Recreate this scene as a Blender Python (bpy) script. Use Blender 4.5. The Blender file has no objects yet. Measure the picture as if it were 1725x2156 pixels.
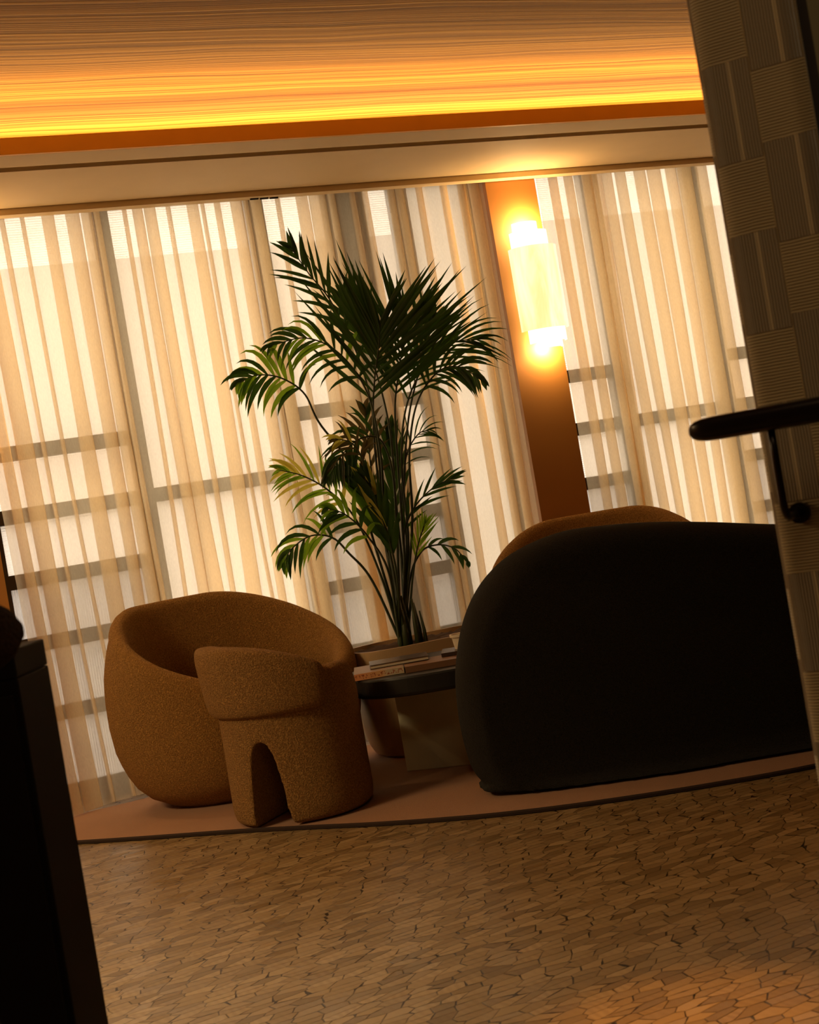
import bpy, bmesh, math, random
from mathutils import Vector, Matrix, noise
C = bpy.context.scene.collection
SC = bpy.context.scene
PI = math.pi
random.seed(7)

# ------------------------------------------------------------------ camera
YAW = math.radians(-22.62)            # the camera looks a little to the right of the window wall's normal
ROLL = math.radians(9.6)
cd = bpy.data.cameras.new('camera'); cam = bpy.data.objects.new('camera', cd); C.objects.link(cam)
Rh = Vector((math.cos(YAW), math.sin(YAW), 0)); Fw = Vector((-math.sin(YAW), math.cos(YAW), 0)); Up = Vector((0, 0, 1))
cu = math.cos(ROLL) * Up + math.sin(ROLL) * Rh
cr = math.cos(ROLL) * Rh - math.sin(ROLL) * Up
M = Matrix((cr, cu, -Fw)).transposed().to_4x4(); M.translation = (0, 0, 1.1)
cam.matrix_world = M
cd.sensor_fit = 'AUTO'; cd.sensor_width = 36; cd.lens = 3000 / 2156 * 36
cd.shift_x = 3.3 / 2156; cd.shift_y = -19.7 / 2156
cd.clip_start = 0.05
cd.dof.use_dof = True; cd.dof.focus_distance = 5.6; cd.dof.aperture_fstop = 7.5
SC.camera = cam

# ------------------------------------------------------------------ look
SC.view_settings.view_transform = 'Standard'; SC.view_settings.look = 'None'
SC.view_settings.exposure = 0.0; SC.view_settings.gamma = 1.0; SC.view_settings.use_curve_mapping = False
SC.cycles.transparent_max_bounces = 24
SC.cycles.max_bounces = 10
SC.cycles.sample_clamp_indirect = 4.0

# ------------------------------------------------------------------ world: bright overcast sky
w = bpy.data.worlds.new('overcast'); SC.world = w; w.use_nodes = True
wn = w.node_tree.nodes; wl = w.node_tree.links; wn.clear()
wo = wn.new('ShaderNodeOutputWorld'); bg = wn.new('ShaderNodeBackground')
bg.inputs[0].default_value = (1.0, 0.91, 0.79, 1); bg.inputs[1].default_value = 3.8
wl.new(bg.outputs[0], wo.inputs[0])

def area(name, loc, size, sizey, power, col, rot=(0, 0, 0), spread=PI):
    l = bpy.data.lights.new(name, 'AREA'); l.shape = 'RECTANGLE'; l.size = size; l.size_y = sizey
    l.energy = power; l.color = col; l.spread = spread
    o = bpy.data.objects.new(name, l); C.objects.link(o); o.location = loc; o.rotation_euler = rot
    return o
# LED strip hidden in the ceiling cove, shining up on the wooden ceiling
area('cove_light', (2.4, 6.09, 2.725), 9.0, 0.03, 88, (1.0, 0.70, 0.42), (PI+math.radians(70), 0, 0))
area('cove_light', (2.4, 5.60, 2.705), 9.0, 0.03, 55, (1.0, 0.62, 0.26), (PI+math.radians(62), 0, 0))  # second strip, added to widen the bright band on the ceiling
# added unseen warm area lights: key from the left, weak fill near the camera
area('added_warm_light', (-1.9, 4.1, 2.85), 1.0, 1.0, 100, (1.0, 0.70, 0.34))
area('added_warm_light', (0.7, 0.7, 2.85), 1.0, 1.0, 10, (1.0, 0.70, 0.36))

# ------------------------------------------------------------------ helpers
class MB:
    def __init__(s): s.v = []; s.f = []; s.uv = None
    def add(s, vs, fs):
        o = len(s.v); s.v += [tuple(v) for v in vs]; s.f += [tuple(i + o for i in f) for f in fs]; return s
    def box(s, a, b):
        x0, y0, z0 = a; x1, y1, z1 = b
        return s.add([(x0,y0,z0),(x1,y0,z0),(x1,y1,z0),(x0,y1,z0),(x0,y0,z1),(x1,y0,z1),(x1,y1,z1),(x0,y1,z1)],
              [(0,3,2,1),(4,5,6,7),(0,1,5,4),(1,2,6,5),(2,3,7,6),(3,0,4,7)])
    def grid(s, rows, closed=False, capstart=False, capend=False):
        n = len(rows[0]); vs = [p for r in rows for p in r]; fs = []
        for i in range(len(rows) - 1):
            for j in range(n if closed else n - 1):
                k = (j + 1) % n
                fs.append((i*n+j, i*n+k, (i+1)*n+k, (i+1)*n+j))
        if capstart: fs.append(tuple(reversed(range(n))))
        if capend: fs.append(tuple((len(rows)-1)*n + j for j in range(n)))
        return s.add(vs, fs)
    def tube(s, pts, rad, n=8):
        pts = [Vector(p) for p in pts]; rows = []
        up = None
        for i, p in enumerate(pts):
            t = (pts[min(i+1, len(pts)-1)] - pts[max(i-1, 0)]).normalized()
            if up is None: up = t.orthogonal().normalized()
            up = (up - t * up.dot(t)).normalized(); sd = t.cross(up)
            r = rad[i] if isinstance(rad, (list, tuple)) else rad
            rows.append([p + r * (math.cos(2*PI*k/n) * up + math.sin(2*PI*k/n) * sd) for k in range(n)])
        return s.grid(rows, True, True, True)
    def build(s, name, mat, parent=None, smooth=False, bevel=0, kind=None, uv=None):
        me = bpy.data.meshes.new(name); me.from_pydata(s.v, [], s.f)
        bm = bmesh.new(); bm.from_mesh(me); bmesh.ops.remove_doubles(bm, verts=bm.verts, dist=1e-6)
        bmesh.ops.recalc_face_normals(bm, faces=bm.faces)
        if bevel: bmesh.ops.bevel(bm, geom=bm.edges[:], offset=bevel, segments=2, affect='EDGES', profile=0.6)
        bm.to_mesh(me); bm.free()
        if smooth:
            for p in me.polygons: p.use_smooth = True
        me.materials.append(mat)
        o = bpy.data.objects.new(name, me); C.objects.link(o)
        if parent: o.parent = parent
        if kind: o['kind'] = kind
        return o
def empty(name, label, cat, loc, rz=0, group=None):
    o = bpy.data.objects.new(name, None); C.objects.link(o); o.location = loc; o.rotation_euler = (0, 0, rz)
    o.empty_display_size = 0.1
    return tag(o, label, cat, group)
def tag(o, label, cat, group=None):
    o['label'] = label; o['category'] = cat
    if group: o['group'] = group
    return o
def soften(o, voxel, smooth=6, factor=0.5):
    """voxel-remesh and relax an upholstered body, then keep the plain mesh"""
    m = o.modifiers.new('r', 'REMESH'); m.mode = 'VOXEL'; m.voxel_size = voxel
    if smooth:
        m2 = o.modifiers.new('s', 'SMOOTH'); m2.iterations = smooth; m2.factor = factor
    dg = bpy.context.evaluated_depsgraph_get(); dg.update()
    me = bpy.data.meshes.new_from_object(o.evaluated_get(dg)); o.modifiers.clear(); o.data = me
    for p in me.polygons: p.use_smooth = True
    return o
def spline(pts, n):
    """Catmull-Rom through 3D points"""
    P = [Vector(p) for p in pts]; P = [2*P[0]-P[1]] + P + [2*P[-1]-P[-2]]; out = []
    segs = len(P) - 3
    for i in range(n + 1):
        u = i / n * segs; k = min(int(u), segs - 1); t = u - k
        a, b, c, d = P[k:k+4]
        out.append(0.5*((2*b) + (c-a)*t + (2*a-5*b+4*c-d)*t*t + (3*b-a-3*c+d)*t**3))
    return out
def sstep(a, b, x):
    t = max(0, min(1, (x-a)/(b-a))); return t*t*(3-2*t)

# ------------------------------------------------------------------ materials
class N:
    """tiny node-building helper"""
    def __init__(s, name):
        s.m = bpy.data.materials.new(name); s.m.use_nodes = True; s.t = s.m.node_tree; s.t.nodes.clear()
        s.out = s.t.nodes.new('ShaderNodeOutputMaterial')
    def n(s, typ, **k):
        x = s.t.nodes.new('ShaderNode' + typ)
        for a, b in k.items(): setattr(x, a, b)
        return x
    def l(s, a, b): s.t.links.new(a, b)
    def put(s, inp, v):
        if isinstance(v, bpy.types.NodeSocket): s.l(v, inp)
        else: inp.default_value = v
    def math(s, op, a, b=0.0, c=None):
        x = s.n('Math', operation=op); s.put(x.inputs[0], a); s.put(x.inputs[1], b)
        if c is not None: s.put(x.inputs[2], c)
        return x.outputs[0]
    def mix(s, f, a, b):
        x = s.n('Mix', data_type='RGBA'); s.put(x.inputs[0], f); s.put(x.inputs[6], a); s.put(x.inputs[7], b); return x.outputs[2]
    def coord(s, kind='Object', scale=(1, 1, 1), rot=(0, 0, 0)):
        tc = s.n('TexCoord'); mp = s.n('Mapping'); s.l(tc.outputs[kind], mp.inputs[0])
        mp.inputs['Scale'].default_value = scale; mp.inputs['Rotation'].default_value = rot; return mp.outputs[0]
    def noise(s, vec, scale, detail=3, rough=0.5, dist=0):
        x = s.n('TexNoise'); s.put(x.inputs['Vector'], vec); x.inputs['Scale'].default_value = scale
        x.inputs['Detail'].default_value = detail; x.inputs['Roughness'].default_value = rough; x.inputs['Distortion'].default_value = dist
        return x.outputs['Fac']
    def ramp(s, f, stops):
        x = s.n('ValToRGB'); s.put(x.inputs[0], f); e = x.color_ramp.elements
        while len(e) < len(stops): e.new(0.5)
        for q, (p, c) in zip(e, stops): q.position = p; q.color = c if len(c) == 4 else (*c, 1)
        return x.outputs[0]
    def bump(s, h, strength=0.3, dist=0.01):
        x = s.n('Bump'); s.put(x.inputs['Height'], h); x.inputs['Strength'].default_value = strength; x.inputs['Distance'].default_value = dist
        return x.outputs[0]
    def bsdf(s, col, rough=0.6, nrm=None, **k):
        b = s.n('BsdfPrincipled'); s.put(b.inputs['Base Color'], col if isinstance(col, bpy.types.NodeSocket) or len(col) == 4 else (*col, 1))
        s.put(b.inputs['Roughness'], rough)
        if nrm: s.l(nrm, b.inputs['Normal'])
        for a, v in k.items(): s.put(b.inputs[a.replace('_', ' ')], v)
        s.l(b.outputs[0], s.out.inputs[0]); return s.m

def simple(name, col, rough=0.6, var=0.12, sc=8, **k):
    q = N(name); f = q.noise(q.coord(), sc, 4)
    c = q.mix(f, (*[x*(1-var) for x in col], 1), (*[min(1, x*(1+var)) for x in col], 1))
    return q.bsdf(c, rough, **k)
def boucle(name, col, dark, sc=190, bump=0.9, dist=0.006, **k):
    q = N(name); co = q.coord()
    f = q.noise(co, sc, 3, 0.65); f = q.ramp(f, [(0.36, (0, 0, 0)), (0.64, (1, 1, 1))]); g = q.noise(co, 9, 2)
    c = q.mix(f, (*dark, 1), (*col, 1)); c = q.mix(q.math('MULTIPLY', g, 0.35), c, (*[x*0.75 for x in col], 1))
    return q.bsdf(c, 0.95, q.bump(f, bump, dist), Sheen_Weight=0.08, Sheen_Roughness=0.5, Specular_IOR_Level=0.05, **k)

MAT = {}
MAT['tan'] = boucle('camel_boucle', (0.60, 0.32, 0.085), (0.24, 0.11, 0.024))
MAT['brown'] = boucle('brown_boucle', (0.56, 0.31, 0.10), (0.19, 0.09, 0.024))
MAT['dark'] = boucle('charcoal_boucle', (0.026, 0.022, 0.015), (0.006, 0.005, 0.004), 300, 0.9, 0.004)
MAT['stool'] = boucle('stool_fabric', (0.06, 0.027, 0.011), (0.03, 0.014, 0.006))
MAT['black'] = simple('black_lacquer', (0.007, 0.006, 0.005), 0.5)
MAT['darkwood'] = simple('black_stained_wood', (0.006, 0.004, 0.003), 0.7, Specular_IOR_Level=0.12)
MAT['frame'] = simple('window_frame_paint', (0.055, 0.042, 0.032), 0.45)
MAT['slab'] = simple('sage_stone', (0.74, 0.72, 0.52), 0.5)
MAT['planter'] = simple('taupe_planter', (0.52, 0.36, 0.20), 0.38)
MAT['soil'] = simple('soil', (0.06, 0.03, 0.015), 0.95, 0.5, 40)
MAT['plaster'] = simple('cream_plaster', (0.82, 0.64, 0.38), 0.7, 0.04)
MAT['recess'] = simple('black_recess', (0.01, 0.006, 0.004), 0.9)
MAT['lip'] = simple('orange_brown_fascia', (0.95, 0.48, 0.07), 0.5, 0.05)
MAT['column'] = simple('column_paint', (0.44, 0.20, 0.045), 0.6, 0.04)
MAT['wall'] = simple('dark_wall_paint', (0.30, 0.16, 0.07), 0.8, 0.05)
MAT['bronze'] = simple('dark_bronze', (0.010, 0.006, 0.005), 0.28, 0.1, Metallic=0.6)
MAT['white'] = simple('white_ceramic', (0.72, 0.64, 0.50), 0.4, 0.05)
MAT['pages'] = simple('book_pages', (0.66, 0.56, 0.42), 0.8)
MAT['cover_dark'] = simple('dark_book_cover', (0.05, 0.028, 0.018), 0.35)
MAT['cover_brown'] = simple('brown_book_cover', (0.20, 0.10, 0.05), 0.4)
MAT['cover_taupe'] = simple('taupe_book_cover', (0.26, 0.17, 0.11), 0.45)

def m_floor():
    q = N('wood_mosaic'); co = q.coord('Object', rot=(0, 0, math.radians(-6)))
    nz = q.n('TexNoise'); q.l(co, nz.inputs['Vector']); nz.inputs['Scale'].default_value = 2.2
    vm = q.n('VectorMath', operation='MULTIPLY_ADD'); q.l(nz.outputs['Color'], vm.inputs[0]); vm.inputs[1].default_value = (0.05, 0.05, 0); q.l(co, vm.inputs[2])
    mp = q.n('Mapping'); q.l(vm.outputs[0], mp.inputs[0]); mp.inputs['Scale'].default_value = (14, 34, 1); mp.inputs['Rotation'].default_value = (0, 0, math.radians(14))
    v1 = q.n('TexVoronoi', voronoi_dimensions='2D', feature='DISTANCE_TO_EDGE'); v2 = q.n('TexVoronoi', voronoi_dimensions='2D')
    for v in (v1, v2): q.l(mp.outputs[0], v.inputs['Vector']); v.inputs['Scale'].default_value = 1.0; v.inputs['Randomness'].default_value = 0.72
    sp = q.n('SeparateColor'); q.l(v2.outputs['Color'], sp.inputs[0])
    tile = q.ramp(sp.outputs[0], [(0, (0.19, 0.125, 0.055)), (0.25, (0.28, 0.19, 0.09)), (0.7, (0.34, 0.235, 0.115)), (1, (0.40, 0.285, 0.15))])
    # growth rings per tile
    wv = q.n('TexWave'); q.l(vm.outputs[0], wv.inputs['Vector']); wv.inputs['Scale'].default_value = 14; wv.inputs['Distortion'].default_value = 6
    ring = q.mix(q.math('MULTIPLY', wv.outputs['Fac'], q.math('MULTIPLY', sp.outputs[1], 0.28)), tile, (0.13, 0.07, 0.03, 1))
    wid = q.math('MULTIPLY', q.math('POWER', q.noise(co, 16, 2), 4.0), 0.32)
    gap = q.math('MAXIMUM', q.math('LESS_THAN', v1.outputs['Distance'], wid), q.math('MULTIPLY', q.math('LESS_THAN', v1.outputs['Distance'], 0.028), 0.5))
    col = q.mix(gap, ring, (0.022, 0.012, 0.006, 1))
    h = q.math('MINIMUM', v1.outputs['Distance'], 0.05)
    rgh = q.math('ADD', 0.27, q.math('MULTIPLY', sp.outputs[2], 0.16))
    return q.bsdf(col, rgh, q.bump(h, 0.5, 0.02), Specular_IOR_Level=0.6)
def m_ceiling():
    q = N('grained_wood_ceiling')
    co = q.coord('Object')
    nz = q.n('TexNoise'); mp0 = q.n('Mapping'); q.l(co, mp0.inputs[0]); mp0.inputs['Scale'].default_value = (0.5, 1.2, 1); q.l(mp0.outputs[0], nz.inputs['Vector']); nz.inputs['Scale'].default_value = 1.6; nz.inputs['Detail'].default_value = 2
    vm = q.n('VectorMath', operation='MULTIPLY_ADD'); q.l(nz.outputs['Color'], vm.inputs[0]); vm.inputs[1].default_value = (0, 0.11, 0); q.l(co, vm.inputs[2])
    mp = q.n('Mapping'); q.l(vm.outputs[0], mp.inputs[0]); mp.inputs['Scale'].default_value = (0.20, 62, 1)
    a = q.noise(mp.outputs[0], 1.0, 5, 0.62)
    g = q.ramp(a, [(0.34, (0.15, 0.066, 0.007)), (0.5, (0.33, 0.160, 0.020)), (0.66, (0.48, 0.26, 0.045))])
    return q.bsdf(g, 0.8, q.bump(a, 0.35, 0.01), Specular_IOR_Level=0.05)
def m_curtain(name, alpha=0.53):
    q = N(name); co = q.coord('Object', (1, 1, 1))
    w1 = q.noise(q.coord('Object', (300, 300, 60)), 1.0, 2); big = q.noise(q.coord('Object', (3, 3, 0.4)), 1.0, 2)
    tr = q.n('BsdfTransparent'); tr.inputs[0].default_value = (1.0, 0.95, 0.88, 1)
    tl = q.n('BsdfTranslucent'); tl.inputs[0].default_value = (0.98, 0.80, 0.52, 1)
    df = q.n('BsdfDiffuse'); df.inputs[0].default_value = (0.62, 0.46, 0.27, 1)
    m1 = q.n('MixShader'); m1.inputs[0].default_value = 0.12; q.l(tl.outputs[0], m1.inputs[1]); q.l(df.outputs[0], m1.inputs[2])
    fac = q.math('ADD', 1-alpha-0.10, q.math('ADD', q.math('MULTIPLY', w1, 0.12), q.math('MULTIPLY', big, 0.10)))
    m2 = q.n('MixShader'); q.l(fac, m2.inputs[0]); q.l(tr.outputs[0], m2.inputs[1]); q.l(m1.outputs[0], m2.inputs[2])
    q.l(m2.outputs[0], q.out.inputs[0]); return q.m
def m_glass(name, rot, milk=0.42, tint=(1, 0.97, 0.93), pitch=0.011):
    """reeded glass: partly clear, partly diffusing, with fine ribs (rot 0 = vertical ribs, 1 = horizontal)"""
    q = N(name); tc = q.n('TexCoord'); sp = q.n('SeparateXYZ'); q.l(tc.outputs['Object'], sp.inputs[0])
    ax = sp.outputs[2] if rot else sp.outputs[0]
    wob = q.noise(tc.outputs['Object'], 30, 2)
    s_ = q.math('SINE', q.math('ADD', q.math('MULTIPLY', ax, 2*PI/pitch), q.math('MULTIPLY', wob, 2.0)))
    cl = q.noise(q.coord('Object', (1.2, 1, 3.0)), 2.2, 3, 0.6)
    tr = q.n('BsdfTransparent'); tr.inputs[0].default_value = (*tint, 1)
    tl = q.n('BsdfTranslucent'); tl.inputs[0].default_value = (0.85, 0.82, 0.78, 1)
    gl = q.n('BsdfGlossy'); gl.inputs['Roughness'].default_value = 0.25; gl.inputs[0].default_value = (0.6, 0.6, 0.6, 1)
    m1 = q.n('MixShader'); f = q.math('ADD', milk - 0.10, q.math('ADD', q.math('MULTIPLY', s_, 0.13), q.math('MULTIPLY', cl, 0.22)))
    q.l(f, m1.inputs[0]); q.l(tr.outputs[0], m1.inputs[1]); q.l(tl.outputs[0], m1.inputs[2])
    m2 = q.n('MixShader'); m2.inputs[0].default_value = 0.05; q.l(m1.outputs[0], m2.inputs[1]); q.l(gl.outputs[0], m2.inputs[2])
    q.l(m2.outputs[0], q.out.inputs[0]); return q.m
def m_leaf(name, c1, c2, trans):
    q = N(name); f = q.noise(q.coord(), 12, 3)
    col = q.mix(f, (*c1, 1), (*c2, 1))
    d = q.n('BsdfPrincipled'); q.l(col, d.inputs['Base Color']); d.inputs['Roughness'].default_value = 0.45
    t = q.n('BsdfTranslucent'); t.inputs[0].default_value = (*trans, 1)
    m = q.n('MixShader'); m.inputs[0].default_value = 0.35; q.l(d.outputs[0], m.inputs[1]); q.l(t.outputs[0], m.inputs[2])
    q.l(m.outputs[0], q.out.inputs[0]); return q.m
def m_fabricwall():
    q = N('woven_wall_fabric'); uv = q.n('TexCoord'); sp = q.n('SeparateXYZ'); q.l(uv.outputs['UV'], sp.inputs[0])
    s_, z = sp.outputs[0], sp.outputs[1]
    colw = 0.086
    ci = q.math('FLOOR', q.math('DIVIDE', s_, colw)); par = q.math('MODULO', q.math('ABSOLUTE', ci), 2.0)
    zoff = q.math('ADD', z, q.math('SUBTRACT', q.math('MULTIPLY', par, -0.135), 1.434 - 0.275*10))
    fr = q.math('FRACT', q.math('DIVIDE', zoff, 0.275)); isH = q.math('LESS_THAN', fr, 0.42)
    jit = q.math('MULTIPLY', q.noise(uv.outputs['UV'], 30, 2), 3.0)
    hr = q.math('SINE', q.math('ADD', q.math('MULTIPLY', z, 2*PI/0.0050), jit)); vr = q.math('SINE', q.math('ADD', q.math('MULTIPLY', s_, 2*PI/0.0046), jit))
    rib = q.n('Mix', data_type='FLOAT'); q.l(isH, rib.inputs[0]); q.l(vr, rib.inputs[2]); q.l(hr, rib.inputs[3])
    fs = q.math('FRACT', q.math('DIVIDE', s_, colw))
    seam = q.math('LESS_THAN', q.math('ABSOLUTE', q.math('SUBTRACT', fs, 0.62)), 0.035)
    seam = q.math('MULTIPLY', seam, q.math('SUBTRACT', 1.0, isH))
    base = q.mix(isH, (0.20, 0.14, 0.060, 1), (0.40, 0.30, 0.14, 1))
    base = q.mix(q.math('MULTIPLY', q.noise(uv.outputs['UV'], 9, 2), 0.5), base, (0.14, 0.09, 0.04, 1))
    base = q.mix(seam, base, (0.42, 0.31, 0.16, 1))
    dk = q.math('MULTIPLY', q.math('ADD', q.math('MULTIPLY', rib.outputs[0], -0.5), 0.5), 0.45)
    base = q.mix(dk, base, (0.05, 0.03, 0.012, 1))
    edge = q.math('LESS_THAN', q.math('ABSOLUTE', q.math('SUBTRACT', fs, 0.5)), 0.485)
    hgt = q.math('ADD', rib.outputs[0], q.math('MULTIPLY', isH, 1.5)); hgt = q.math('MULTIPLY', hgt, edge)
    return q.bsdf(base, 0.85, q.bump(hgt, 0.8, 0.0016), Sheen_Weight=0.6)
def m_emit(name, col, st, trim=None):
    q = N(name); e = q.n('Emission'); 
    if trim:
        f = q.noise(q.coord('Object', (9, 9, 1.6)), 1.4, 4, 0.6, 0.6)
        c = q.ramp(f, [(0.35, trim), (0.62, col)]); q.l(c, e.inputs[0])
    else: e.inputs[0].default_value = (*col, 1)
    e.inputs[1].default_value = st; q.l(e.outputs[0], q.out.inputs[0]); return q.m
def m_rug():
    q = N('rug_wool'); co = q.coord(); f = q.noise(co, 420, 2); g = q.noise(co, 5, 3)
    c = q.mix(f, (0.30, 0.17, 0.11, 1), (0.60, 0.36, 0.23, 1)); c = q.mix(q.math('MULTIPLY', g, 0.4), c, (0.30, 0.16, 0.11, 1))
    return q.bsdf(c, 1.0, q.bump(f, 0.6, 0.004))
def m_spine():
    q = N('printed_book_spine'); tc = q.n('TexCoord'); sp = q.n('SeparateXYZ'); q.l(tc.outputs['Object'], sp.inputs[0])
    x, z = sp.outputs[0], sp.outputs[2]
    base = q.ramp(q.math('ADD', q.math('MULTIPLY', x, 5.0), 0.5), [(0.0, (0.75, 0.30, 0.12)), (0.55, (0.78, 0.42, 0.18)), (0.68, (0.62, 0.50, 0.34)), (1, (0.55, 0.45, 0.30))])
    mp = q.n('Mapping'); q.l(tc.outputs['Object'], mp.inputs[0]); mp.inputs['Scale'].default_value = (150, 1, 70)
    nz = q.noise(mp.outputs[0], 1.0, 2, 0.7)
    ink = q.math('GREATER_THAN', nz, 0.56)
    band = q.math('LESS_THAN', q.math('ABSOLUTE', z), 0.0075)
    return q.bsdf(q.mix(q.math('MULTIPLY', ink, band), base, (0.32, 0.06, 0.02, 1)), 0.5)
MAT['floor'] = m_floor(); MAT['ceil'] = m_ceiling(); MAT['curtain'] = m_curtain('sheer_voile')
MAT['gv'] = m_glass('reeded_glass_vertical', 0); MAT['gh'] = m_glass('reeded_glass_horizontal', 1); MAT['gm'] = m_glass('daylit_wall_standin', 1, 0.86, (0.8,0.7,0.55))  # milk glass panel is added, its glow standing in for a daylit wall
MAT['low'] = m_glass('reeded_glass_dimmed', 0, 0.24, (0.66, 0.64, 0.63)); MAT['clear'] = m_glass('lightly_textured_glass', 1, 0.12)  # lower panes tinted darker to paint in the dimmer street-level view
MAT['leaf'] = m_leaf('palm_leaf', (0.014, 0.040, 0.008), (0.03, 0.075, 0.014), (0.05, 0.12, 0.012))
MAT['leafg'] = m_leaf('palm_leaf_bright_green', (0.04, 0.15, 0.012), (0.10, 0.26, 0.02), (0.38, 0.62, 0.03))  # brighter green, more translucent leaf variant
MAT['leafy'] = m_leaf('palm_leaf_yellowed', (0.42, 0.46, 0.05), (0.66, 0.56, 0.14), (0.9, 0.8, 0.12))
MAT['leafb'] = m_leaf('palm_leaf_browned', (0.10, 0.07, 0.025), (0.05, 0.06, 0.015), (0.14, 0.10, 0.03))
MAT['stem'] = simple('palm_stem', (0.035, 0.05, 0.014), 0.5, 0.4, 20)
MAT['fwall'] = m_fabricwall()
MAT['shade'] = m_emit('glowing_alabaster', (1.0, 0.84, 0.50), 1.45, (1.0, 0.66, 0.26))
MAT['shadehot'] = m_emit('glowing_inner_shade', (1.0, 0.86, 0.55), 2.2)
MAT['rug'] = m_rug(); MAT['rugedge'] = simple('rug_binding', (0.03, 0.015, 0.01), 0.9)
MAT['spine'] = m_spine()
MAT['asphalt'] = simple('wet_asphalt', (0.17, 0.17, 0.17), 0.28); MAT['facade'] = simple('pale_render_facade', (0.62, 0.56, 0.50), 0.9)

# ------------------------------------------------------------------ setting
def struct(mb, name, mat, **k): return mb.build(name, mat, kind='structure', **k)
X0, X1, Y0, YC, YW = -3.0, 6.6, -2.6, 6.42, 6.62      # room extents; curtain plane; window plane
HC = 2.90
struct(MB().box((X0, Y0, -0.1), (X1, 6.95, 0)), 'floor', MAT['floor'])
struct(MB().box((X0, Y0, HC), (X1, 6.95, HC+0.1)), 'ceiling', MAT['ceil'])
struct(MB().box((X0-0.1, Y0, 0), (X0, 6.95, HC)), 'wall_left', MAT['wall'])
struct(MB().box((X0, Y0-0.1, 0), (X1, Y0, HC)), 'wall_rear', MAT['wall'])
struct(MB().box((X1, Y0, 0), (X1+0.1, 6.95, HC)), 'wall_side', MAT['wall'])
# dropped plaster soffit in front of the windows, its shadow gap, fascia lip and curtain pocket
s = MB(); s.box((X0, 5.745, 2.66), (X1, 6.33, 2.70)); struct(s, 'trim_1', MAT['plaster'])
struct(MB().box((X0, 6.336, 2.632), (X1, 6.395, 2.70)), 'trim_2', MAT['plaster'])
struct(MB().box((X0, 6.33, 2.705), (X1, 6.36, HC)), 'trim_7', MAT['plaster'])
struct(MB().box((X0, 5.519, 2.66), (X1, 5.68, 2.678)), 'trim_3', MAT['plaster'])
struct(MB().box((X0, 5.50, 2.66), (X1, 5.518, 2.725)), 'trim_4', MAT['lip'])
struct(MB().box((X0, 5.665, 2.735), (X1, 5.76, 2.74)).box((X0, 5.672, 2.679), (X1, 5.68, 2.735)).box((X0, 5.746, 2.701), (X1, 5.756, 2.735)), 'trim_5', MAT['recess'])
# small slot vent in the pocket soffit
v = MB(); 
for k in range(3): v.box((2.12+k*0.05, 6.365+k*0.004, 2.626), (2.16+k*0.05, 6.375+k*0.004, 2.632))
tag(v.build('slot_vent', MAT['recess']), 'tiny dark slot vent in the cream soffit above the curtain', 'vent')
# window wall: solid parts behind columns and above
wb = MB(); wb.box((X0, 6.60, 0), (0.45, 6.75, 2.80)); wb.box((X0, 6.60, 2.80), (X1, 6.75, HC)); wb.box((5.9, 6.60, 0), (X1, 6.75, 2.80))
struct(wb, 'wall_back', MAT['wall'])
col = MB().box((3.375, 6.40, 0), (3.66, 6.599, 2.80)); struct(col, 'wall_column', MAT['column'])
col = MB().box((0.45, 6.40, 0), (0.735, 6.599, 2.80)); struct(col, 'wall_column', MAT['column'])

BARS = [1.617, 1.333, 1.04, 0.748, 0.424]
def window(n, modules, y=6.60):
    """modules: (x0, x1, kind) kind 'g' = barred casement, 'p' = plain with one bar, 'm' = milk glass panel"""
    f = MB(); d0, d1 = y, y+0.06
    xs0, xs1 = modules[0][0], modules[-1][1]
    f.box((xs0-0.04, d0, 2.70), (xs1+0.04, d1+0.02, 2.80)); f.box((xs0-0.04, d0, 0), (xs1+0.04, d1+0.02, 0.10))
    panes = []
    for i, (a, b, k) in enumerate(modules):
        na = modules[i+1][0] if i+1 < len(modules) else b+0.04
        f.box((b, d0-0.012, 0.10), (na, d1+0.02, 2.70))
        if i == 0: f.box((a-0.04, d0-0.012, 0.10), (a, d1+0.02, 2.70))
        cuts = BARS if k == 'g' else ([1.333] if k == 'p' else [])
        zs = [2.70]
        for c in cuts: f.box((a, d0, c-0.033), (b, d1, c+0.033)); zs += [c+0.033, c-0.033]
        zs.append(0.10)
        for j in range(0, len(zs), 2):
            mt = 'gm' if k == 'm' else ('clear' if (k == 'g' and j in (2, 6) ) else ('gh' if (j//2) % 2 == 0 else 'gv'))
            if zs[j] < 1.1 and k != 'm': mt = 'low'
            panes.append((a, b, zs[j+1], zs[j], mt))
    fo = struct(f, 'window_%d' % n, MAT['frame'])
    for a, b, z0, z1, mt in panes:
        MB().box((a, d0+0.02, z0), (b, d0+0.026, z1)).build('pane', MAT[mt], fo)
window(1, [(0.775, 1.42, 'g'), (1.49, 2.17, 'p'), (2.25, 2.58, 'g'), (2.78, 2.94, 'g'), (3.02, 3.34, 'm')])
window(2, [(3.74, 4.06, 'g'), (4.15, 4.72, 'p'), (4.80, 5.12, 'g'), (5.20, 5.80, 'p')])
# outside: pavement and the building across the street
struct(MB().box((-12, 6.95, -0.3), (22, 30, -0.15)), 'ground_outside', MAT['asphalt'])
fb = MB().box((-14, 20, -0.15), (24, 21, 5.2)); struct(fb, 'building_outside', MAT['facade'])

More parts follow.
